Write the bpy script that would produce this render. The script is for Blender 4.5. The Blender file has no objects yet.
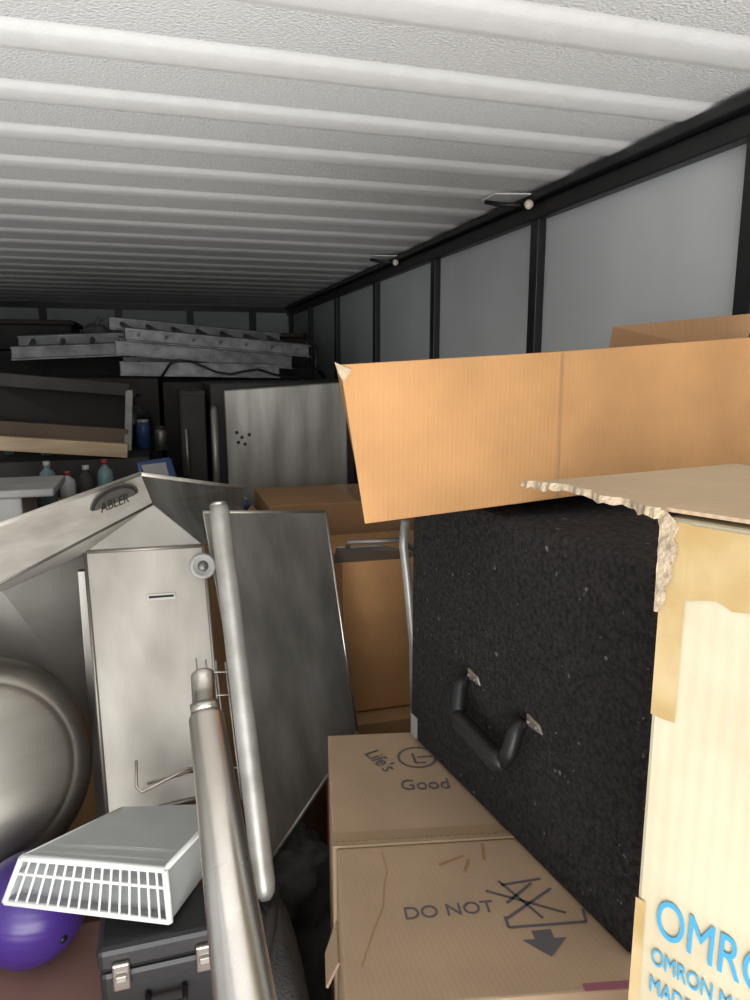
import bpy, bmesh, math, random
from mathutils import Vector, Euler, Matrix, noise
random.seed(4)
sc=bpy.context.scene
try: sc.view_settings.view_transform='Standard'
except Exception: pass
V=Vector
# ---------------------------------------------------------------- materials
def mat(name,col,rough=.6,metal=0,var=.0,vscale=6,bump=0,bscale=60,stretch=(1,1,1),col2=None,spec=.5,alpha=1,speck=None,trans=0,detail=6,contrast=(.35,.65)):
    m=bpy.data.materials.new(name); m.use_nodes=True
    nt=m.node_tree; n=nt.nodes; b=n['Principled BSDF']; L=nt.links.new
    b.inputs['Roughness'].default_value=rough; b.inputs['Metallic'].default_value=metal
    b.inputs['Specular IOR Level'].default_value=spec
    b.inputs['Alpha'].default_value=alpha; b.inputs['Transmission Weight'].default_value=trans
    c=(*col,1); c2=(*(col2 or [x*(1-var) for x in col]),1)
    tc=n.new('ShaderNodeTexCoord'); mp=n.new('ShaderNodeMapping'); L(tc.outputs['Object'],mp.inputs[0]); mp.inputs['Scale'].default_value=stretch
    b.inputs['Base Color'].default_value=c
    if var or col2:
        no=n.new('ShaderNodeTexNoise'); no.inputs['Scale'].default_value=vscale; no.inputs['Detail'].default_value=detail; L(mp.outputs[0],no.inputs[0])
        r=n.new('ShaderNodeValToRGB'); r.color_ramp.elements[0].position=contrast[0]; r.color_ramp.elements[1].position=contrast[1]
        r.color_ramp.elements[0].color=c2; r.color_ramp.elements[1].color=c
        L(no.outputs[0],r.inputs[0]); out=r.outputs[0]
        if speck:
            n2=n.new('ShaderNodeTexNoise'); n2.inputs['Scale'].default_value=speck[0]; n2.inputs['Detail'].default_value=2; L(tc.outputs['Object'],n2.inputs[0])
            r2=n.new('ShaderNodeValToRGB'); r2.color_ramp.elements[0].position=speck[1]; r2.color_ramp.elements[1].position=speck[1]+.05
            L(n2.outputs[0],r2.inputs[0]); mx=n.new('ShaderNodeMix'); mx.data_type='RGBA'; L(r2.outputs[0],mx.inputs[0]); L(out,mx.inputs[6]); mx.inputs[7].default_value=(*speck[2],1); out=mx.outputs[2]
        L(out,b.inputs['Base Color'])
        if metal>.5:
            mr=n.new('ShaderNodeMapRange'); mr.inputs[3].default_value=rough+.12; mr.inputs[4].default_value=max(rough-.08,.05); L(no.outputs[0],mr.inputs[0]); L(mr.outputs[0],b.inputs['Roughness'])
    if bump:
        nb=n.new('ShaderNodeTexNoise'); nb.inputs['Scale'].default_value=bscale; nb.inputs['Detail'].default_value=4; L(mp.outputs[0],nb.inputs[0])
        bp=n.new('ShaderNodeBump'); bp.inputs['Strength'].default_value=bump; bp.inputs['Distance'].default_value=.01; L(nb.outputs[0],bp.inputs['Height']); L(bp.outputs[0],b.inputs['Normal'])
    return m
def cardmat(name,col,var=.12,wave=None,bump=.12,ws=38,col2=None,vscale=5):
    m=mat(name,col,.85,0,var=var,vscale=vscale,spec=.15,col2=col2,detail=8)
    nt=m.node_tree; n=nt.nodes; L=nt.links.new; b=n['Principled BSDF']
    tc=n.new('ShaderNodeTexCoord'); w=n.new('ShaderNodeTexWave'); w.bands_direction=wave or 'X'; w.inputs['Scale'].default_value=ws; w.inputs['Distortion'].default_value=.6
    L(tc.outputs['Object'],w.inputs[0]); bp=n.new('ShaderNodeBump'); bp.inputs['Strength'].default_value=bump; bp.inputs['Distance'].default_value=.004
    L(w.outputs['Fac'],bp.inputs['Height']); L(bp.outputs[0],b.inputs['Normal'])
    return m
M={}
M['ceil_tex']=mat('ceiling_textured',(.80,.80,.79),.55,0,var=.10,vscale=140,bump=.5,bscale=170,detail=3)
M['ceil_rib']=mat('ceiling_rib',(.90,.90,.89),.5,0,var=.05,vscale=20,bump=.08,bscale=170)
M['wall']=mat('wall_panel',(.66,.69,.70),.5,0,var=.12,vscale=2.5)
M['black']=mat('black_steel',(.013,.013,.014),.4,0,var=.3,vscale=20)
M['floorm']=mat('floor_wood',(.16,.10,.07),.7,0,var=.4,vscale=12,stretch=(8,.6,1))
M['steel']=mat('brushed_steel',(.40,.375,.335),.46,.8,col2=(.27,.25,.22),vscale=6,bump=.02,bscale=150,stretch=(1,1,.3),detail=9)
M['steel_l']=mat('lightened_steel',(.46,.44,.405),.5,.55,col2=(.33,.315,.285),vscale=5,bump=.02,bscale=100,detail=9)  # lighter, less metallic steel: brightness painted in for panels under the canopy
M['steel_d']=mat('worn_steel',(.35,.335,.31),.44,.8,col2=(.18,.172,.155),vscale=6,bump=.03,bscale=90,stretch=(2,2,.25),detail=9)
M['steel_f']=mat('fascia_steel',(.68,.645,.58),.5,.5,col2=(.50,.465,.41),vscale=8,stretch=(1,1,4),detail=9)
M['steel_s']=mat('shiny_steel',(.66,.63,.59),.26,.95,col2=(.46,.42,.37),vscale=9,stretch=(1,1,.3))  # slight bronze cast in the colour stands for warm reflections on the leg
M['mott']=mat('brushed_pot_steel',(.40,.375,.335),.34,.92,col2=(.29,.27,.235),vscale=5,bump=.012,bscale=120,contrast=(.3,.7),detail=12,stretch=(1,1,3))
M['alu']=mat('aluminium',(.30,.305,.31),.5,.5,var=.45,vscale=14)
M['dull']=mat('painted_grey_tube',(.50,.49,.46),.4,.5,col2=(.33,.32,.29),vscale=14,detail=9)
M['hole']=mat('dark_recess',(.01,.01,.01),.9)
M['card']=cardmat('cardboard_orange',(.54,.29,.125),.18,'X',vscale=7)
M['card2']=cardmat('cardboard_tan',(.50,.355,.235),.14,'X',.06)
M['card3']=cardmat('cardboard_brown',(.42,.245,.125),.15,'X')
M['cardin']=cardmat('cardboard_inner',(.46,.335,.215),.15,'Y')
M['cream']=cardmat('cream_cardboard',(.56,.50,.365),.10,'X',.03,26,col2=(.47,.405,.27),vscale=9)
M['torn']=mat('torn_paper',(.52,.41,.28),.95,0,var=.35,vscale=60,bump=.5,bscale=160)
M['tape']=mat('aged_tape',(.40,.265,.105),.45,0,col2=(.52,.40,.22),vscale=14,spec=.3,detail=9)
M['cleartape']=mat('packing_tape',(.45,.31,.19),.22,0,var=.1,vscale=6)
M['carpet']=mat('black_carpet',(.050,.046,.045),.95,0,col2=(.022,.0205,.021),vscale=110,bump=.8,bscale=260,speck=(62,.705,(.20,.19,.17)),spec=.12,detail=10)
M['plasticb']=mat('black_plastic',(.014,.014,.015),.42,0,bump=.05)
M['gold']=mat('plated_latch',(.60,.54,.46),.3,.8,var=.2)
M['blue']=mat('blue_ink',(.05,.30,.52),.7)
M['ink']=mat('grey_ink',(.13,.12,.13),.8)
M['white']=mat('white_plastic',(.74,.75,.73),.4,0,var=.08,vscale=10)
M['offw']=mat('grey_white_plastic',(.42,.42,.41),.5,0,var=.2,vscale=10)  # white plastic toned down to an uneven mid grey
M['frost']=mat('frosted_cover',(.56,.58,.57),.22,0,var=.12,vscale=8,alpha=.6)
M['clear']=mat('clear_cover',(.5,.52,.52),.15,0,var=.1,vscale=8,alpha=.25)
M['purple']=mat('purple_vinyl',(.065,.03,.22),.32,0,var=.15,vscale=4)
M['red']=mat('red_brown_board',(.30,.16,.13),.75,0,var=.2,vscale=6)
M['fabric']=mat('dark_fabric',(.075,.072,.07),.9,0,var=.5,vscale=9,bump=.5,bscale=200)
M['wood']=mat('pale_wood',(.50,.37,.22),.5,0,col2=(.36,.25,.14),vscale=6,stretch=(.4,6,6))
M['navy']=mat('blue_plastic',(.03,.07,.18),.4)
M['redp']=mat('red_plastic',(.22,.03,.03),.4)
M['teal']=mat('clear_teal_plastic',(.16,.26,.28),.15,0,alpha=.8)
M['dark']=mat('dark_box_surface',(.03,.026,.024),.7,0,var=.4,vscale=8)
M['bagb']=mat('black_plastic_bag',(.02,.02,.022),.3,0,bump=.4,bscale=18)
M['bagg']=mat('grey_plastic_bag',(.16,.16,.17),.35,0,bump=.4,bscale=18)
M['brownd']=mat('dark_brown_board',(.10,.065,.04),.7,0,var=.3,vscale=6)
M['glassd']=mat('dark_glass',(.018,.016,.015),.7,spec=.2)
M['lampw']=mat('lamp_glass',(.8,.72,.55),.2)
M['pink']=mat('pink_label',(.35,.12,.16),.7)
# ---------------------------------------------------------------- helpers
def empty(name):
    e=bpy.data.objects.new(name,None); sc.collection.objects.link(e); e.empty_display_size=.05; return e
def mk(name,vs,fs,m,parent=None,bevel=0,smooth=False,seg=2):
    me=bpy.data.meshes.new(name); me.from_pydata([tuple(v) for v in vs],[],fs); me.update()
    bm=bmesh.new(); bm.from_mesh(me); bmesh.ops.recalc_face_normals(bm,faces=bm.faces); bm.to_mesh(me); bm.free()
    ms=m if isinstance(m,list) else [m]
    for x in ms: me.materials.append(M[x])
    if smooth:
        for p in me.polygons: p.use_smooth=True
    o=bpy.data.objects.new(name,me); sc.collection.objects.link(o)
    if parent: o.parent=parent
    if bevel:
        b=o.modifiers.new('bevel','BEVEL'); b.width=bevel; b.segments=seg; b.limit_method='ANGLE'
    return o
HF=[(0,1,2,3),(7,6,5,4),(0,4,5,1),(1,5,6,2),(2,6,7,3),(3,7,4,0)]
def hexa(name,b4,t4,m,parent=None,bevel=0): return mk(name,list(b4)+list(t4),HF,m,parent,bevel)
def box(name,x0,x1,y0,y1,z0,z1,m,parent=None,bevel=0,rot=0,local=True):
    c=V(((x0+x1)/2,(y0+y1)/2,(z0+z1)/2)); h=V(((x1-x0)/2,(y1-y0)/2,(z1-z0)/2))
    q=[(-1,-1),(1,-1),(1,1),(-1,1)]
    vs=[V((a*h.x,b*h.y,-h.z)) for a,b in q]+[V((a*h.x,b*h.y,h.z)) for a,b in q]
    o=mk(name,vs,HF,m,parent,bevel); o.location=c; o.rotation_euler=(0,0,rot); return o
def prism(name,xy,z0,z1,m,parent=None,bevel=0):
    n=len(xy); vs=[V((a,b,z0)) for a,b in xy]+[V((a,b,z1)) for a,b in xy]
    fs=[tuple(range(n)),tuple(range(2*n-1,n-1,-1))]+[(i,(i+1)%n,(i+1)%n+n,i+n) for i in range(n)]
    return mk(name,vs,fs,m,parent,bevel)
def slab(name,c4,th,m,parent=None,bevel=0):
    c=[V(x) for x in c4]; n=(c[2]-c[0]).cross(c[3]-c[1]).normalized()*th/2
    k=len(c); vs=[p-n for p in c]+[p+n for p in c]
    fs=[tuple(range(k)),tuple(range(2*k-1,k-1,-1))]+[(i,(i+1)%k,(i+1)%k+k,i+k) for i in range(k)]
    return mk(name,vs,fs,m,parent,bevel)
def tube(name,pts,rad,m,parent=None,seg=16,caps=True,smoothpath=False):
    pts=[V(p) for p in pts]
    if not isinstance(rad,(list,tuple)): rad=[rad]*len(pts)
    rings=[];vs=[];fs=[]
    prev=None
    for i,p in enumerate(pts):
        d=((pts[i+1]-p) if i<len(pts)-1 else V((0,0,0)))
        e=((p-pts[i-1]) if i>0 else V((0,0,0)))
        t=(d.normalized()+e.normalized()).normalized()
        if prev is None:
            u=t.orthogonal().normalized()
        else:
            u=(prev-t*prev.dot(t)).normalized()
        prev=u; w=t.cross(u)
        for k in range(seg):
            a=2*math.pi*k/seg; vs.append(p+(u*math.cos(a)+w*math.sin(a))*rad[i])
    for i in range(len(pts)-1):
        for k in range(seg):
            a=i*seg+k; b=i*seg+(k+1)%seg; fs.append((a,b,b+seg,a+seg))
    if caps: fs.append(tuple(range(seg))); fs.append(tuple(range(len(vs)-seg,len(vs))))
    o=mk(name,vs,fs,m,parent)
    for p in o.data.polygons:
        if len(p.vertices)==4: p.use_smooth=True
    return o
def lathe(name,prof,m,parent,loc,axis,seg=48):
    ax=V(axis).normalized(); u=ax.orthogonal().normalized(); w=ax.cross(u); vs=[];fs=[]
    for r,h in prof:
        for k in range(seg):
            a=2*math.pi*k/seg; vs.append(V(loc)+ax*h+(u*math.cos(a)+w*math.sin(a))*max(r,.0005))
    for i in range(len(prof)-1):
        for k in range(seg):
            a=i*seg+k; b=i*seg+(k+1)%seg; fs.append((a,b,b+seg,a+seg))
    fs.append(tuple(range(seg))); fs.append(tuple(range(len(vs)-seg,len(vs))))
    return mk(name,vs,fs,m,parent,smooth=True)
def text(name,body,size,loc,dx,nz,m,parent,squash=1):
    cu=bpy.data.curves.new(name,'FONT'); cu.body=body; cu.size=size; cu.extrude=.0003
    o=bpy.data.objects.new(name+'_c',cu); sc.collection.objects.link(o)
    X=V(dx).normalized(); Z=V(nz).normalized(); Y=Z.cross(X)
    mt=Matrix((X,Y,Z)).transposed().to_4x4(); mt.translation=V(loc)+Z*.0012
    dg=bpy.context.evaluated_depsgraph_get(); me=bpy.data.meshes.new_from_object(o.evaluated_get(dg))
    me.transform(Matrix.Diagonal((squash,1,1,1))); me.transform(mt)
    bpy.data.objects.remove(o); me.materials.clear(); me.materials.append(M[m])
    o=bpy.data.objects.new(name,me); sc.collection.objects.link(o); o.parent=parent; return o
def blob(name,m,parent,c,r,seed,nu=40,nv=28,amp=.22):
    vs=[];fs=[]
    for j in range(nv+1):
        th=math.pi*j/nv
        for i in range(nu):
            ph=2*math.pi*i/nu
            p=V((math.cos(ph)*math.sin(th),math.sin(ph)*math.sin(th),-math.cos(th)))
            k=1+amp*noise.noise(p*1.8+V((seed,0,0)))+amp*.5*noise.noise(p*5+V((0,seed,0)))+amp*.2*abs(noise.noise(p*11+V((0,0,seed))))
            q=V((p.x*r[0]*k,p.y*r[1]*k,max(p.z*r[2]*k,-r[2]*.72)))
            vs.append(q+V(c))
    for j in range(nv):
        for i in range(nu): fs.append((j*nu+i,j*nu+(i+1)%nu,(j+1)*nu+(i+1)%nu,(j+1)*nu+i))
    return mk(name,vs,fs,m,parent,smooth=True)
def lerp(a,b,t): return V(a)+(V(b)-V(a))*t
# ---------------------------------------------------------------- room shell
XL,XR,YN,YF,ZC=-1.3,1.2,-.7,6.8,2.4
box('floor',XL-.05,XR+.05,YN,YF+.05,-.05,0,'floorm')
ribs=[1.43+.275*k for k in range(-8,20)]
pts=[(YN,0)]
for c in ribs:
    if c-.07<YN or c+.07>YF: continue
    pts+=[(c-.064,0),(c-.052,-.0025),(c-.038,-.006),(c-.026,-.0075),(c+.026,-.0075),(c+.038,-.006),(c+.052,-.0025),(c+.064,0)]
pts.append((YF,0))
vs=[];fs=[];mi=[]
for (yy,dz) in pts: vs+=[(XL,yy,ZC+dz),(XR,yy,ZC+dz)]
for i in range(len(pts)-1):
    fs.append((2*i,2*i+1,2*i+3,2*i+2)); mi.append(0 if pts[i][1]==0 and pts[i+1][1]==0 else 1)
n0=len(vs); vs+=[(XL,YN,ZC+.05),(XR,YN,ZC+.05),(XR,YF,ZC+.05),(XL,YF,ZC+.05)]
fs.append((n0,n0+1,n0+2,n0+3)); mi.append(1)
me=bpy.data.meshes.new('ceiling'); me.from_pydata(vs,[],fs); me.materials.append(M['ceil_tex']); me.materials.append(M['ceil_rib'])
for p,i in zip(me.polygons,mi): p.material_index=i; p.use_smooth=(i==1)
o=bpy.data.objects.new('ceiling',me); sc.collection.objects.link(o)
box('wall_right',XR,XR+.05,YN,YF,0,ZC,'wall')
box('wall_left',XL-.05,XL,YN,YF,0,ZC,'wall')
box('wall_far',XL,XR,YF,YF+.05,0,ZC,'wall')
t=1
for yy in (.37,1.27,2.17,3.07,3.97,4.9,5.8,6.7):
    for xx,s in ((XR,-1),(XL,1)):
        box('trim_%d'%t,min(xx,xx+s*.03),max(xx,xx+s*.03),yy-.025,yy+.025,0,ZC-.075,'black',None,.003); t+=1
for xx in (-.9,-.3,.3,.85):
    box('trim_%d'%t,xx-.03,xx+.03,YF-.03,YF,0,ZC-.06,'black'); t+=1
for s,xx in ((-1,XR),(1,XL)):
    r=empty('trim_%d'%t); t+=1
    box('upper_rail',min(xx,xx+s*.06),max(xx,xx+s*.06),YN,YF,ZC-.035,ZC-.010,'black',r,.003)
    box('lower_rail',min(xx,xx+s*.035),max(xx,xx+s*.035),YN,YF,ZC-.085,ZC-.036,'black',r,.004)
box('trim_%d'%t,XL,XR,YF-.05,YF,ZC-.06,ZC-.010,'black')
for (yy,k) in ((2.22,0),(3.55,1)):
    e=empty('roof_lamp_bracket')
    slab('plate',[(1.03,yy-.05,2.386),(1.15,yy-.08,2.386),(1.15,yy+.08,2.386),(1.03,yy+.05,2.386)],.004,'white',e)
    tube('arm',[(1.04,yy+.04,2.380),(1.08,yy,2.366),(1.13,yy-.04,2.36)],.007,'black',e)
    lathe('lens',[(.0,.0),(.012,.004),(.015,.014),(.010,.024),(0,.03)],'lampw',e,(1.135,yy-.08,2.365),(-.4,-.3,-1),16)
# ---------------------------------------------------------------- right: stacked cartons
u=V((.2,.98,0)).normalized(); v=V((u.y,-u.x,0))
A=V((.257,1.134,0)); B=V((.195,.80,0))
def carton(name,p,lenu,lenv,z0,z1,m='card2'):
    e=empty(name)
    q=[p,p+v*lenv,p+v*lenv+u*lenu,p+u*lenu]
    prism('body',[(a.x,a.y) for a in q],z0,z1,m,e,.004)
    return e,q
Bk,_=carton('cardboard_box',A+u*.006,.398,.80,.60,1.01)
Fr,_=carton('cardboard_box',B,.333,.60,.60,1.016)
for i,(p,lu,lv,z0,z1) in enumerate([(A+u*.006,.398,.80,.0,.60),(B,.333,.60,.0,.60)]): carton('cardboard_box',p,lu,lv,z0,z1,'card3')
up=(0,0,1)
slab('flap_edge',[A+V((0,0,1.019)),A+v*.58+V((0,0,1.019)),A+v*.58-u*.012+V((0,0,1.021)),A-u*.014+V((0,0,1.021))],.004,'cardin',Fr)
vs=[];fs=[];n=90
for k in range(n+1):
    s=.57*k/n; q=A+v*s+u*.0015; zz=1.0165+.0022*(k%2)
    vs+=[q+V((0,0,zz)),q+V((0,0,zz+.0035))]
for k in range(n): fs.append((2*k,2*k+1,2*k+3,2*k+2))
mk('corrugation',vs,fs,'card3',Fr)
c0=A+u*.01+V((0,0,1.0115)); slab('packing_tape',[c0-v*.0,c0+v*.5,c0+v*.5+u*.03,c0+u*.03],.0012,'cleartape',Bk)
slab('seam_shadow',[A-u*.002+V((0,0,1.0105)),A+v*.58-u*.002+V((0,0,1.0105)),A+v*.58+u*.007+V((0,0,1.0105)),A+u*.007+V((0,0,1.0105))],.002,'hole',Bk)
f0=B+u*.17; slab('side_flap',[f0+V((-.002,0,.93)),f0+u*.09+V((-.002,0,.93)),f0+u*.08+V((-.022,0,.88)),f0+u*.01+V((-.022,0,.88))],.004,'card2',Fr)
q=B+V((0,0,1.0175)); slab('pink_label',[q+v*.33,q+v*.6,q+v*.6+u*.012,q+v*.33+u*.012],.001,'pink',Fr)
text('print_lifes',"Life's",.052,(.395,1.425,1.011),(.03,-.107,0),up,'ink',Bk,.85)
text('print_good',"Good",.052,(.43,1.268,1.011),(.98,-.22,0),up,'ink',Bk,.85)
def ring(name,c,r,w,m,parent,n=32,a0=0,a1=2*math.pi):
    vs=[];fs=[]
    for k in range(n+1):
        a=a0+(a1-a0)*k/n
        for rr in (r,r-w): vs.append(V(c)+V((math.cos(a)*rr,math.sin(a)*rr,0)))
    for k in range(n): fs.append((2*k,2*k+1,2*k+3,2*k+2))
    return mk(name,vs,fs,m,parent)
lx,ly=.505,1.378
ring('logo_ring',(lx,ly,1.0113),.044,.006,'ink',Bk)
def stroke(name,p,q,w,z,parent,m='ink'):
    p=V((*p,z));q=V((*q,z));d=(q-p).normalized();s=V((-d.y,d.x,0))*w/2
    return mk(name,[p-s,q-s,q+s,p+s],[(0,1,2,3)],m,parent)
stroke('logo_bar',(lx,ly),(lx+.034,ly-.006),.006,1.0114,Bk); stroke('logo_stem',(lx-.005,ly+.018),(lx-.011,ly-.022),.006,1.0114,Bk); stroke('logo_foot',(lx-.011,ly-.022),(lx+.012,ly-.026),.006,1.0114,Bk)
text('print_do_not',"DO NOT",.036,(.322,.928,1.0165),(.985,-.17,0),up,'ink',Fr)
z=1.0172
for i,(p,q2) in enumerate([((.47,.95),(.57,.87)),((.475,.885),(.575,.925)),((.50,.965),(.53,.87)),((.47,.868),(.59,.845)),((.47,.868),(.475,.89)),((.59,.845),(.60,.87)),((.50,.955),(.57,.95)),((.49,.915),(.55,.945))]): stroke('no_stack_icon_%d'%i,p,q2,.005,z,Fr)
mk('arrow_icon',[V((a,b,z)) for a,b in [(.50,.852),(.53,.847),(.526,.83),(.545,.826),(.505,.80),(.478,.84),(.497,.836)]],[(0,1,2,3,4,5,6)],'ink',Fr)
cr=[(.235,.86),(.27,.92),(.30,.965),(.315,1.01),(.33,1.04),(.335,1.09)]
for i in range(5): stroke('crease_%d'%i,cr[i],cr[i+1],.0022,1.0168,Fr,'card3')
for i,(a,b2) in enumerate([((.42,1.03),(.47,1.04)),((.455,1.00),(.475,1.03)),((.50,1.02),(.515,1.06))]): stroke('scuff_%d'%i,a,b2,.006,1.0168,Fr,'card3')
# ---------------------------------------------------------------- black carpeted case
S=empty('carpeted_flight_case')
cn=V((.609,.76,0)); cf=V((.516,1.46,0)); d=(cf-cn).normalized(); rr=V((d.y,-d.x,0))
q=[cn,cn+rr*.5,cf+rr*.5,cf]
prism('body',[(a.x,a.y) for a in q],1.020,1.605,'carpet',S,.012)
nl=-rr
def onc(s,z,off=0): return cn+d*s+nl*off+V((0,0,z))
def hplate(nm,s,z):
    a=onc(s-.028,z-.006,.003);b=onc(s+.016,z-.008,.003);c=onc(s+.016,z+.014,.003);e=onc(s-.018,z+.008,.003)
    slab(nm,[a,b,c,e],.005,'gold',S,.002)
    for k in (-.012,.010):
        lathe(nm+'_screw',[(0,0),(.004,0),(.003,.003),(0,.003)],'steel',S,onc(s+k,z+.001,.0055),nl,10)
Z0=1.262
hplate('handle_mount_far',.436,Z0+.012); hplate('handle_mount_near',.245,Z0+.006)
tube('handle_far_arm',[onc(.455,Z0+.010,.008),onc(.450,Z0-.01,.022),onc(.443,Z0-.045,.030),onc(.430,Z0-.062,.034)],[.009,.014,.015,.015],'plasticb',S)
tube('handle_near_arm',[onc(.265,Z0+.006,.008),onc(.268,Z0-.015,.022),onc(.270,Z0-.050,.030),onc(.282,Z0-.072,.034)],[.010,.015,.015,.015],'plasticb',S)
tube('handle_grip',[onc(.438,Z0-.052,.033),onc(.42,Z0-.066,.036),onc(.30,Z0-.080,.036),onc(.276,Z0-.070,.034)],[.013,.019,.020,.014],'plasticb',S)
s,zz=.695,1.06; slab('corner_label',[onc(s-.03,zz-.03,.002),onc(s,zz-.03,.002),onc(s,zz+.02,.002),onc(s-.03,zz+.02,.002)],.002,'offw',S)
e=empty('curved_white_pipe'); tube('pipe',[(.545,1.585,1.50),(.540,1.585,1.44),(.546,1.57,1.36),(.556,1.55,1.20),(.560,1.55,1.02)],.011,'dull',e)
# ---------------------------------------------------------------- open orange carton on top
T=empty('open_cardboard_box')
b=[V((.306,1.09,1.611)),V((.650,1.088,1.635)),V((1.14,1.09,1.668)),V((1.14,1.44,1.67)),V((.392,1.44,1.621))]
tt=[V((.267,1.09,1.862)),V((.645,1.082,1.884)),V((1.125,1.09,1.918)),V((1.14,1.44,1.912)),V((.345,1.44,1.858))]
vs=b+tt; fs=[(0,1,2,3,4)]+[(i,(i+1)%5,(i+1)%5+5,i+5) for i in range(5)]
o=mk('shell',vs,fs,'card',T); sm=o.modifiers.new('thick','SOLIDIFY'); sm.thickness=.005; sm.offset=-1
bv=o.modifiers.new('bev','BEVEL'); bv.width=.0025; bv.segments=2; bv.limit_method='ANGLE'
mk('crease',[b[1]+V((-.0025,-.0012,.004)),b[1]+V((.0025,-.0012,.004)),tt[1]+V((.002,-.0012,-.002)),tt[1]+V((-.002,-.0012,-.002))],[(0,1,2,3)],'card3',T)
slab('flap_inner',[(.955,1.42,1.86),(1.13,1.22,1.88),(1.165,1.215,1.965),(.955,1.40,1.945)],.005,'card3',T)
slab('flap_front',[(.30,1.10,1.858),(1.12,1.10,1.910),(1.12,1.20,1.885),(.32,1.20,1.83)],.004,'cardin',T)
mk('torn_corner',[(.258,1.088,1.866),(.285,1.087,1.855),(.272,1.087,1.835),(.264,1.09,1.85)],[(0,1,2,3)],'torn',T)
# ---------------------------------------------------------------- near cream carton
O=empty('torn_cardboard_box')
dd=V((.42,-.91,0)).normalized(); pp=V((.91,.42,0)).normalized(); C0=V((.365,.454,0)); nn=-pp
L0=.42
q=[C0,C0+dd*L0,C0+dd*L0+pp*.32,C0+pp*.32]
ang=math.atan2(dd.y,dd.x)
ctr=(q[0]+q[2])/2
o=mk('body',[V((s*L0/2,t2*.16,zz)) for zz in (-.375,.375) for s,t2 in ((-1,-1),(1,-1),(1,1),(-1,1))],HF,'cream',O,.004)
o.location=ctr+V((0,0,1.372)); o.rotation_euler=(0,0,ang)
def ono(s,z,off=0): return C0+dd*s+nn*off+V((0,0,z))
N=80; vs=[];fs=[]
p0=V((.322,.60,0))
outer=[];inner=[]
for i in range(N+1):
    t3=i/N
    pnt=lerp(p0,C0+nn*.006,t3); r=noise.noise(V((t3*7,3,1)))*.012+noise.noise(V((t3*25,3,5)))*.003
    lift=.006*math.sin(t3*math.pi)*(1-t3)
    outer.append(pnt+V((r,r*.5,1.753+lift)))
    inner.append(lerp(V((.62,.66,0)),C0+pp*.3,t3)+V((0,0,1.752)))
vs=outer+inner; fs=[(i,i+1,N+1+i+1,N+1+i) for i in range(N)]
o=mk('torn_top_flap',vs,fs,'cardin',O); sm=o.modifiers.new('t','SOLIDIFY'); sm.thickness=.003
slab('top_flap',[C0+V((0,0,1.753)),C0+dd*L0+V((0,0,1.753)),C0+dd*L0+pp*.32+V((0,0,1.753)),C0+pp*.32+V((0,0,1.753))],.003,'cardin',O)
vs=[];fs=[]
for i in range(N+1):
    t3=i/N; a=outer[i]; w=.003+.006*abs(noise.noise(V((t3*12,7,2))))+.016*max(0,t3-.85)
    vs+=[a+V((-.001,0,.002)),a+V((-.003,-.002,-w))]
for i in range(N): fs.append((2*i,2*i+1,2*i+3,2*i+2))
mk('torn_edge',vs,fs,'torn',O)
vs=[];fs=[]
for i in range(41):
    t3=i/40; zz=1.752-t3*.080; w=(.003+.010*abs(noise.noise(V((t3*4,1,9))))+.012*math.sin(t3*3.14))*(1-t3*.6)
    vs+=[ono(-.002-.004*abs(noise.noise(V((t3*6,4,4))))*(1-t3),zz,.003),ono(w,zz,.0035)]
for i in range(40): fs.append((2*i,2*i+1,2*i+3,2*i+2))
mk('torn_corner_strip',vs,fs,'torn',O)
def face_patch(nm,s0,s1,z0,z1,m,off=.0015,wob=.008): 
    N=24; vs=[];fs=[]
    for i in range(N+1):
        s=s0+(s1-s0)*i/N; vs+=[ono(s,z0+wob*noise.noise(V((s*60,z0*9,2))),off),ono(s,z1,off)]
    for i in range(N): fs.append((2*i,2*i+2,2*i+3,2*i+1))
    mk(nm,vs,fs,m,O)
face_patch('tape_strip',.001,.021,1.585,1.745,'tape')
face_patch('tape_strip_top',.021,.30,1.688,1.744,'tape',.0016)
face_patch('tape_strip_bottom',.0,.009,1.30,1.42,'tape',.0014)
text('print_brand','OMRON',.050,ono(.018,1.398),dd,nn,'blue',O,.62)
text('print_line_1','OMRON MATSUSAKA',.022,ono(.017,1.368),dd,nn,'blue',O,.62)
text('print_line_2','MADE IN JAPAN',.022,ono(.017,1.341),dd,nn,'blue',O,.62)
e=empty('cardboard_box'); o=box('body',-.19,.19,-.15,.15,-.495,.495,'card3',e,.004); o.location=ctr+V((0,0,.4985)); o.rotation_euler=(0,0,ang)
# ---------------------------------------------------------------- steel hood / sink shell
H=empty('stainless_steel_range_hood')
F1=V((-.295,1.45,1.571));F2=V((-.052,1.75,1.613));F3=V((-.029,1.75,1.541));F4=V((-.304,1.45,1.46));F5=V((.221,2.1,1.511));F6=V((.219,2.1,1.451))
E1=F1+(F1-F2)*.45; E4=F4+(F4-F3)*.45
slab('fascia_front',[E1,F2,F3,E4],.004,'steel_f',H,.001)
slab('fascia_side',[F2,F5,F6,F3],.004,'steel_d',H,.001)
tube('fascia_rolled_edge',[E1,F2],.005,'steel_f',H); tube('fascia_side_edge',[F2,F5],.005,'steel_f',H); tube('fascia_bottom_edge',[E4,F3],.004,'steel_d',H)
TL=V((-.189,1.8,1.424));TR=V((.086,1.8,1.421));BR=V((.102,1.6,.869));BL=V((-.162,1.6,.846))
LTR=V((-.221,2.1,1.343));LTL=V((-.46,1.96,1.39));LBR=V((-.204,2.05,.87));LBL=V((-.47,1.93,.87))
slab('canopy_underside',[E4,F3,TR,TL],.003,'steel_l',H)
slab('canopy_return',[F3,F6,V((.21,2.05,1.42)),TR],.003,'steel_d',H)
slab('canopy_left',[E4,TL,LTR,LTL],.003,'steel_l',H)
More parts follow.
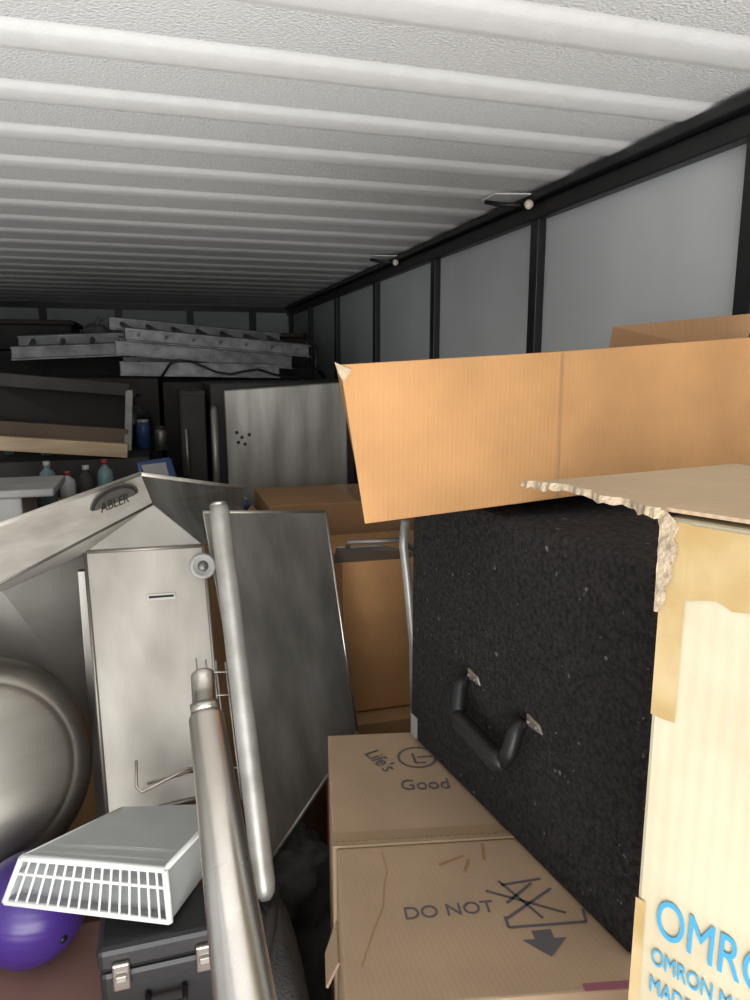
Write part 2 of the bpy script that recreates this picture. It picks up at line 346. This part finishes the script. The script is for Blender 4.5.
slab('panel_left',[LTL,LTR,LBR,LBL],.004,'steel_l',H)
slab('panel_front',[TL,TR,BR,BL],.006,'steel',H,.002)
for nm,a,b2 in (('rim_left',TL,BL),('rim_right',TR,BR),('rim_bottom',BL,BR),('rim_top',TL,TR)): tube(nm,[a+V((0,-.006,0)),b2+V((0,-.006,0))],.004,'steel',H,10)
def pf(x,z): return lerp(lerp(TL,TR,x),lerp(BL,BR,x),z)
pn=(TR-TL).cross(BL-TL).normalized(); pn=pn if pn.y<0 else -pn
def slot(nm,x,z,w,h,par=H):
    a=pf(x,z)+pn*.005; X=(TR-TL).normalized(); Zd=(BL-TL).normalized()
    slab(nm+'_lip',[a-X*w-Zd*h,a+X*w-Zd*h,a+X*w+Zd*h,a-X*w+Zd*h],.003,'steel_l',par,.001); a+=pn*.003
    slab(nm+'_gap',[a-X*w*.85-Zd*h*.3,a+X*w*.85-Zd*h*.3,a+X*w*.85+Zd*h*.3,a-X*w*.85+Zd*h*.3],.001,'hole',par)
slot('slot_upper',.60,.20,.034,.008); slot('slot_lower',.72,.90,.03,.007)
c=pf(.98,.09)+pn*.006; lathe('drain_ring',[(0,0),(.030,0),(.032,.006),(.024,.010),(.022,.004),(0,.003)],'offw',H,c,pn,32); lathe('drain_hole',[(0,.004),(.013,.004),(.013,.006),(0,.006)],'steel_d',H,c,pn,24)
ln=(LTR-LTL).cross(LBL-LTL).normalized(); ln=ln if ln.y<0 else -ln
a=lerp(lerp(LTL,LTR,.50),lerp(LBL,LBR,.50),.27)+ln*.004; X=(LTR-LTL).normalized()
slab('left_slot',[a-X*.05-V((0,0,.008)),a+X*.05-V((0,0,.008)),a+X*.05+V((0,0,.008)),a-X*.05+V((0,0,.008))],.004,'steel_f',H,.001)
fn=(F2-F1).cross(F4-F1).normalized(); fn=fn if fn.y<0 else -fn
bc=lerp(lerp(F1,F4,.45),lerp(F2,F3,.45),.74)+fn*.003; bx=(F2-F1).normalized(); by=fn.cross(bx)
if by.z<0: by=-by
def ell(nm,rx,ry,off,m):
    n=40; vs=[bc+fn*off+bx*rx*math.cos(2*math.pi*k/n)+by*ry*math.sin(2*math.pi*k/n) for k in range(n)]
    slabv=vs+[p+fn*.002 for p in vs]
    return mk(nm,slabv,[tuple(range(n)),tuple(range(n,2*n))]+[(k,(k+1)%n,(k+1)%n+n,k+n) for k in range(n)],m,H)
ell('badge_rim',.078,.038,0,'steel_s'); ell('badge_face',.073,.034,.001,'dark'); ell('badge_inner',.064,.026,.0016,'steel_d')
text('badge_text','ABLER',.030,bc+fn*.005-bx*.050-by*.010,bx,fn,'dark',H,1.05)
box('stand_leg_right',.06,.085,1.84,1.865,0,1.36,'steel_d',H); box('stand_leg_left',-.215,-.19,1.86,1.885,0,1.36,'steel_d',H); box('stand_leg_rear',-.43,-.40,2.12,2.15,0,1.34,'steel_d',H)
# dark side panel
D=empty('metal_door_panel')
a,b2,c,e=V((.09,1.85,1.495)),V((.431,1.95,1.456)),V((.467,1.75,.885)),V((.188,1.574,.662))
slab('sheet',[a,b2,c,e],.006,'steel_d',D,.002)
tube('edge_right',[b2,c],.005,'steel_s',D,10); tube('edge_bottom',[c,e],.006,'steel',D,10); tube('edge_top',[a,b2],.005,'steel',D,10)
# slanted tube
Tu=empty('steel_leg_tube')
p,q2=V((.114,1.6,1.560)),V((.149,1.25,.838)); dv=(q2-p).normalized()
tube('tube',[p,p+dv*.02,q2-dv*.03,q2-dv*.012,q2],[.019,.022,.022,.019,.010],'dull',Tu,24)
lathe('end_cap',[(0,-.004),(.019,-.002),(.021,.004),(0,.004)],'steel_s',Tu,p,dv,24)
# foreground tapered leg
G=empty('tapered_table_leg')
g0=V((.036,.92,1.463));g1=V((.037,.900,1.417));g2=V((.055,.68,1.189)); gd=(g2-g1).normalized(); g3=g2+gd*.40
tube('foot_cap',[g0-gd*.003,g0,g0+gd*.004,g1-gd*.014,g1-gd*.012,g1],[.011,.0145,.0155,.0155,.019,.019],'steel_s',G,28)
tube('leg',[g1,g1+gd*.006,lerp(g1,g2,.5),g2,g3],[.019,.0225,.0275,.033,.042],'steel_s',G,36)
W=empty('wire_rack')
for k in range(5):
    x=.050+.022*k; tube('wire_%d'%k,[(x,1.62,1.20-.006*k),(x+.01,1.55,1.0),(x+.015,1.50,.90)],.0020,'dull',W,8)
for zz,yy in ((1.17,1.605),(1.12,1.59),(.97,1.53)): tube('cross_%d'%int(zz*100),[(.05,yy,zz),(.16,yy,zz-.01)],.0022,'dull',W,8)
W=empty('wire_handle'); tube('wire',[(-.09,1.56,1.00),(-.092,1.53,.955),(-.08,1.52,.945),(.02,1.52,.985),(.035,1.53,.975),(.0,1.55,.955),(-.07,1.56,.94)],.0035,'gold',W,8)
# ---------------------------------------------------------------- steel pot
Dm=empty('steel_stock_pot')
ax=V((.30,-.86,.34)).normalized(); loc=V((-.425,1.63,.985))
pr=[(0,.052),(.05,.0515),(.10,.049),(.145,.045),(.178,.040),(.190,.037),(.194,.0335),(.198,.0345),(.215,.027),(.232,.014),(.243,-.004),(.249,-.026),(.251,-.05),(.252,-.09),(.253,-.12),(.262,-.126),(.264,-.132),(.260,-.138),(.250,-.138),(.24,-.13),(0,-.10)]
lathe('pot_body',pr,'mott',Dm,loc,ax,96)
# ---------------------------------------------------------------- tray
Tr=empty('plastic_crisper_tray')
FL=V((-.259,1.2,1.056));FR=V((-.032,1.15,1.021));BRr=V((.085,1.36,.985));BLl=V((-.112,1.36,1.015))
fl=V((-.291,1.2,.98));fr=V((-.029,1.15,.919));br=V((.085,1.36,.90));bl=V((-.112,1.36,.93))
slab('cover',[FL,FR,BRr,BLl],.006,'frost',Tr,.001); slab('bottom',[fl,fr,br,bl],.005,'frost',Tr)
slab('side_right',[FR,BRr,br,fr],.005,'frost',Tr); slab('side_left',[FL,BLl,bl,fl],.005,'frost',Tr); slab('back',[BLl,BRr,br,bl],.004,'frost',Tr)
fo=V((0,-.004,0))
for nm,a,b2,r in (('front_rim_top',FL,FR,.006),('front_rim_bottom',fl,fr,.005),('front_rim_left',FL,fl,.005),('front_rim_right',FR,fr,.006),('side_rim',FR,BRr,.005),('left_rim',FL,BLl,.004),('top_rib',lerp(FL,BLl,.25),lerp(FR,BRr,.25),.003),('top_rib_2',lerp(FL,BLl,.12),lerp(FR,BRr,.12),.002)): tube(nm,[a+fo,b2+fo],r,'white',Tr,10)
for k in range(1,16):
    s=k/16; tube('slat_%d'%k,[lerp(FL,FR,s)+fo,lerp(fl,fr,s)+fo],.0022,'white',Tr,8)
tube('mid_rail',[lerp(FL,fl,.35)+fo,lerp(FR,fr,.35)+fo],.003,'white',Tr,8)
slab('front_backing',[lerp(FL,fl,.05)-fo*4,lerp(FR,fr,.05)-fo*4,lerp(FR,fr,.95)-fo*4,lerp(FL,fl,.95)-fo*4],.003,'clear',Tr)
# ---------------------------------------------------------------- ball, crate, tool case, bag
e=empty('purple_exercise_ball')
bcn=V((-.300,1.42,.792)); br_=.107
pr=[(br_*math.sin(math.pi*k/60)*(1+.004*math.cos(k*2.1)),-br_*math.cos(math.pi*k/60)) for k in range(61)]
lathe('ball',pr,'purple',e,bcn,(.2,.1,1),64)
lathe('valve',[(0,0),(.008,0),(.007,.004),(0,.005)],'plasticb',e,bcn+V((.6,-.7,-.2)).normalized()*(br_-.001),(.6,-.7,-.2),12)
R=empty('storage_crate')
box('body',-.75,.045,.75,1.48,.0,.66,'red',R,.006); box('lid',-.76,.05,.74,1.485,.66,.683,'red',R,.006)
for k in range(4): box('slat_%d'%k,-.74+.2*k,-.70+.2*k,.732,.75,.02,.65,'red',R)
K=empty('black_tool_case')
box('body',-.145,.048,1.125,1.24,.685,.862,'plasticb',K,.010); box('lid',-.148,.051,1.122,1.243,.864,.908,'plasticb',K,.010)
for x in (-.11,.025):
    box('latch_%s'%('a' if x<0 else 'b'),x-.014,x+.014,1.112,1.123,.835,.885,'steel_s',K,.003); box('latch_pin_%s'%('a' if x<0 else 'b'),x-.009,x+.009,1.106,1.113,.855,.868,'steel',K,.002)
tube('handle',[(-.07,1.12,.81),(-.07,1.10,.80),(-.01,1.10,.80),(-.01,1.12,.81)],.006,'plasticb',K,10)
Bg=empty('fabric_bag')
vs=[];fs=[];nu,nv=64,60
for j in range(nv+1):
    th=math.pi*j/nv
    for i in range(nu):
        ph=2*math.pi*i/nu
        p=V((math.copysign(abs(math.cos(ph))**.7,math.cos(ph))*math.sin(th)**.6*.078,math.copysign(abs(math.sin(ph))**.7,math.sin(ph))*math.sin(th)**.6*.27,-math.cos(th)*.41))
        k=1+.12*noise.noise(p*9)+.08*noise.noise(p*22+V((0,0,4)))+.05*math.sin(p.z*70+6*noise.noise(p*8))
        vs.append(V((p.x*k,p.y*k,p.z))+V((.145,1.20,.41)))
for j in range(nv):
    for i in range(nu): fs.append((j*nu+i,j*nu+(i+1)%nu,(j+1)*nu+(i+1)%nu,(j+1)*nu+i))
mk('bag_body',vs,fs,'fabric',Bg,smooth=True)
tube('strap',[(.09,1.02,.74),(.11,1.08,.815),(.15,1.2,.825),(.18,1.33,.80)],.010,'fabric',Bg,10)
tube('piping',[(.18,1.05,.72),(.17,1.15,.81),(.13,1.28,.82),(.09,1.36,.80)],.005,'plasticb',Bg,8)
Bg=empty('fabric_bag'); blob('bag_body','fabric',Bg,(.26,1.66,.24),(.19,.10,.30),5.5,60,50,.25); blob('bag_fold','fabric',Bg,(.24,1.66,.55),(.15,.09,.14),8.1,50,40,.35)
# ---------------------------------------------------------------- mid / far background
def carton2(name,x0,x1,y0,y1,z0,z1,m='card3',rot=0):
    e=empty(name); o=box('body',x0,x1,y0,y1,z0,z1,m,e,.004,rot)
    c=V(((x0+x1)/2,(y0+y1)/2,z1)); 
    o=box('tape',-.025,.025,-(y1-y0)/2,(y1-y0)/2,-.0005,.0012,'cleartape' if m!='dark' else 'brownd',e); o.location=c; o.rotation_euler=(0,0,rot)
    return e
carton2('cardboard_box',.50,1.10,1.98,2.30,0,.78); carton2('cardboard_box',.505,1.05,2.05,2.42,.785,1.275,'card')
carton2('cardboard_box',.35,1.05,2.50,2.90,0,1.375,'card3')
carton2('cardboard_box',-.05,.33,2.25,2.85,0,1.33,'card3')
e=empty('steel_bracket_plate')
slab('plate',[(.47,1.98,1.345),(.60,1.97,1.345),(.71,1.97,1.31),(.71,2.02,1.285),(.60,2.03,1.285),(.47,2.03,1.285)],.006,'steel',e,.002)
tube('hook',[(.50,1.97,1.345),(.50,1.95,1.365),(.66,1.95,1.36),(.70,1.96,1.325)],.008,'steel',e,10)
e=empty('stainless_steel_refrigerator')
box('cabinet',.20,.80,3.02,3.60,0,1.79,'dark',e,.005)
slab('door',[(.25,3.0,1.765),(.755,2.98,1.796),(.758,2.95,.62),(.26,2.95,.62)],.03,'steel_d',e,.006)
slab('door_lower',[(.26,2.95,.60),(.758,2.95,.60),(.758,2.95,.05),(.26,2.95,.05)],.03,'steel_d',e,.006)
for k,(dx,dz) in enumerate([(0,0),(.03,.01),(.012,-.028),(-.02,.02),(-.015,-.02)]): lathe('lock_hole_%d'%k,[(0,0),(.007,0),(.006,.004),(0,.003)],'dark',e,(.315+dx,2.971,1.575+dz),(0,-1,.02),12)
tube('handle',[(.215,3.02,1.70),(.205,2.93,1.68),(.205,2.93,1.30),(.215,3.02,1.28)],.014,'steel_d',e,10)
e=empty('metal_locker'); box('body',.08,.185,3.1,3.5,0,1.76,'dark',e,.005); box('door_edge',.085,.18,3.08,3.1,.05,1.74,'dark',e,.003); tube('door_handle',[(.10,3.08,1.6),(.10,3.05,1.6),(.10,3.05,1.4),(.10,3.08,1.4)],.007,'steel',e,8)
carton2('cardboard_box',-1.25,-.42,2.35,2.95,0,1.20,'card3'); carton2('cardboard_box',-.415,-.10,2.40,2.98,0,1.36,'card3')
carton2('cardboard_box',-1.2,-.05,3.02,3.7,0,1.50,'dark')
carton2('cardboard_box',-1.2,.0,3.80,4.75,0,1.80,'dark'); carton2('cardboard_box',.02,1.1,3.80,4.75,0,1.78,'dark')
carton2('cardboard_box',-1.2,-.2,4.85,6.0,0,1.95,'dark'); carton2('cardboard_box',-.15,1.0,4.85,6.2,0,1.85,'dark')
e=empty('black_storage_box'); box('body',-1.15,-.50,4.95,5.5,1.955,2.11,'dark',e,.01); box('lid',-1.17,-.48,4.93,5.52,2.11,2.14,'dark',e,.01)
e=empty('black_storage_box'); box('body',.60,.98,4.95,5.5,1.855,2.05,'dark',e,.01); box('lid',.58,1.0,4.93,5.52,2.05,2.08,'brownd',e,.01)
e=empty('white_storage_box'); box('body',-.56,-.425,2.42,2.70,1.205,1.46,'offw',e,.006); box('lid',-.58,-.33,2.41,2.71,1.46,1.485,'offw',e,.006)
for i,(c,r,m) in enumerate([((.10,5.2,1.942),(.20,.2,.125),'bagb'),((.42,5.1,1.935),(.13,.2,.115),'bagg'),((-.13,3.52,1.585),(.09,.10,.115),'bagb'),((-.33,3.55,1.575),(.10,.1,.10),'bagg'),((-.36,5.05,2.025),(.11,.14,.10),'bagg')]):
    e=empty('stuffed_plastic_bag'); blob('bag',m,e,c,r,i*3.7+1); tube('knot',[(c[0],c[1],c[2]+r[2]*.8),(c[0]+.01,c[1],c[2]+r[2]*1.15),(c[0]+.03,c[1],c[2]+r[2]*1.4)],[.03,.012,.025],m,e,10)
e=empty('wooden_picture_frame')
fa,fb,fc,fd=V((-.66,3.05,1.82)),V((-.115,3.15,1.765)),V((-.13,3.05,1.53)),V((-.66,3.02,1.585))
slab('glass',[fa+V((0,.04,0)),fb+V((0,.04,0)),fc+V((0,.04,0)),fd+V((0,.04,0))],.01,'glassd',e)
def bar(nm,a,b2,m,w=.03,dp=.06): 
    dx=(b2-a).normalized(); yv=V((0,1,0)); zv=dx.cross(yv).normalized()*w/2; yv=yv*dp/2
    hexa(nm,[a-yv-zv,a+yv-zv,a+yv+zv,a-yv+zv],[b2-yv-zv,b2+yv-zv,b2+yv+zv,b2-yv+zv],m,e,.003)
bar('rail_top',fa,fb,'dark',.05); bar('rail_right',fb,fc,'steel_d',.03); bar('rail_bottom',fd,fc,'wood',.055,.1); bar('rail_left',fa,fd,'dark')
bar('inner_ledge',lerp(fd,fa,.22),lerp(fc,fb,.22),'brownd',.06,.05)
def ladder(name,a,b2,wv,n,r=.014,dzv=.034):
    e=empty(name); a=V(a);b2=V(b2);wv=V(wv)
    for i,k in enumerate((0,1)):
        p=a+wv*k;q=b2+wv*k; dz=V((0,0,dzv)); nx=wv.normalized()*.014
        hexa('rail_%d'%i,[p-nx-dz,p+nx-dz,p+nx+dz,p-nx+dz],[q-nx-dz,q+nx-dz,q+nx+dz,q-nx+dz],'alu',e,.004)
        for j,sg in enumerate((-1,1)):
            cz=dz*.88*sg; hz=dz*.12
            hexa('rail_flange_%d_%d'%(i,j),[p-nx*2.6+cz-hz,p-nx+cz-hz,p-nx+cz+hz,p-nx*2.6+cz+hz],[q-nx*2.6+cz-hz,q-nx+cz-hz,q-nx+cz+hz,q-nx*2.6+cz+hz],'alu',e)
    for k in range(n):
        s=(k+.5)/n; p=lerp(a,b2,s); tube('rung_%d'%k,[p-wv*.035,p+wv*1.03],r,'alu',e,10)
    return e
ladder('aluminium_ladder',(-.74,4.3,1.93),(-.10,4.30,1.96),(-.02,.36,.07),4)
ladder('aluminium_ladder',(-.16,4.15,2.03),(.84,4.2,1.95),(-.10,.42,.08),7)
ladder('aluminium_ladder',(-.20,4.02,1.955),(.72,4.08,1.88),(0,.42,.03),6)
ladder('aluminium_ladder',(-.18,3.90,1.85),(.62,3.90,1.835),(0,.42,0.03),5)
e=empty('electrical_cable'); tube('cable',[(.02,3.85,1.81),(.06,3.83,1.87),(.10,3.82,1.89),(.16,3.83,1.885),(.22,3.84,1.86),(.29,3.84,1.83),(.36,3.83,1.82),(.43,3.83,1.835),(.50,3.84,1.845),(.58,3.85,1.82),(.66,3.85,1.80),(.72,3.9,1.79)],.006,'plasticb',e,10)
e=empty('electrical_cable'); tube('cable',[(.80,4.1,2.04),(.86,4.05,1.95),(.84,4.0,1.86),(.90,4.05,1.80)],.012,'plasticb',e,10)
def bottle(name,x,y,z,h,r,m,capm='white'):
    e=empty(name); lathe('bottle',[(0,0),(r,.004),(r,h*.62),(r*.85,h*.74),(r*.35,h*.84),(r*.35,h*.9),(0,h*.9)],m,e,(x,y,z),(0,0,1),20)
    lathe('cap',[(0,0),(r*.42,0),(r*.42,h*.12),(0,h*.12)],capm,e,(x,y,z+h*.88),(0,0,1),16)
for i in range(6): bottle('plastic_bottle',-.53+.065*i,2.80+.01*(i%2),1.365 if -.53+.065*i>-.44 else 1.205,.12+.02*(i%3),.029,['teal','dark','teal','offw','dark','teal'][i],['offw','navy','offw','redp','offw','redp'][i])
e=empty('blue_snack_package'); slab('pack',[(-.10,2.88,1.50),(.03,2.92,1.51),(.05,2.90,1.43),(-.08,2.86,1.40)],.03,'navy',e,.01); slab('label',[(-.08,2.862,1.49),(.01,2.885,1.495),(.02,2.875,1.445),(-.06,2.85,1.43)],.004,'offw',e)
e=empty('stacked_books')
for k in range(5): box('book_%d'%k,-.085+.026*k,-.062+.026*k,2.70,2.82,1.362,1.335+.10+.01*(k%2),['offw','redp','navy','brownd','offw'][k],e,.002)
for i in range(9):
    x=-.60+.075*i; e=empty(random.choice(['glass_jar','spray_can','tin_can'])); r=.022+.01*random.random(); h=.07+.08*random.random(); yy=3.15+.2*random.random()
    lathe('body',[(0,0),(r,.002),(r,h*.85),(r*.8,h),(0,h)],random.choice(['teal','steel_d','dull','dark','navy','dark']),e,(x,yy,1.502),(0,0,1),18)
    lathe('lid',[(0,0),(r*.8,0),(r*.8,.012),(0,.012)],random.choice(['offw','plasticb','dark']),e,(x,yy,1.502+h),(0,0,1),18)
e=empty('heap_of_household_items')
rnd=random.Random(11)
for k in range(30):
    if k<16: x=rnd.uniform(-.29,-.13); y=rnd.uniform(2.44,2.64); zb=1.364
    else: x=rnd.uniform(.09,.28); y=rnd.uniform(2.40,2.8); zb=1.334
    kind=rnd.choice('bccs')
    m=rnd.choice(['offw','teal','navy','dark','brownd','redp','frost','alu','bagg'])
    if kind=='b': box('carton_%d'%k,x-.025,x+.03,y-.02,y+.03,zb,zb+rnd.uniform(.03,.06),m,e,.003,rnd.uniform(0,1.5))
    elif kind=='c':
        r=rnd.uniform(.014,.026); lathe('tub_%d'%k,[(0,0),(r*.85,.001),(r,.05),(r*1.1,.052),(r*1.1,.06),(0,.06)],m,e,(x,y,zb+.01),(rnd.uniform(-.4,.4),rnd.uniform(-.4,.4),1),16)
    else: blob('rag_%d'%k,m,e,(x,y,zb+.024),(.040,.035,.03),k,18,12,.4)
# ---------------------------------------------------------------- lights
def area(name,loc,rot,sx,sy,en,col):
    l=bpy.data.lights.new(name,'AREA'); l.shape='RECTANGLE'; l.size=sx; l.size_y=sy; l.energy=en; l.color=col
    o=bpy.data.objects.new(name,l); o.location=loc; o.rotation_euler=rot; sc.collection.objects.link(o)
area('doorway_daylight',(-.5,-3.0,2.1),(math.radians(84),0,math.radians(-6)),3.6,2.4,74,(1,.985,.955))
area('ground_bounce_daylight',(-.1,-2.2,.1),(math.radians(127),0,0),3.6,2.4,250,(1,.985,.955))
w=bpy.data.worlds.new('world'); sc.world=w; w.use_nodes=True
w.node_tree.nodes['Background'].inputs[0].default_value=(.80,.88,1,1); w.node_tree.nodes['Background'].inputs[1].default_value=.7
# ---------------------------------------------------------------- camera
cam=bpy.data.objects.new('camera',bpy.data.cameras.new('camera')); sc.collection.objects.link(cam)
cam.data.sensor_fit='VERTICAL'; cam.data.sensor_height=36; cam.data.lens=26; cam.data.clip_start=0.02
cam.location=(0,0,1.86); cam.rotation_euler=(math.radians(79.5),0,math.radians(-16.5)); sc.camera=cam
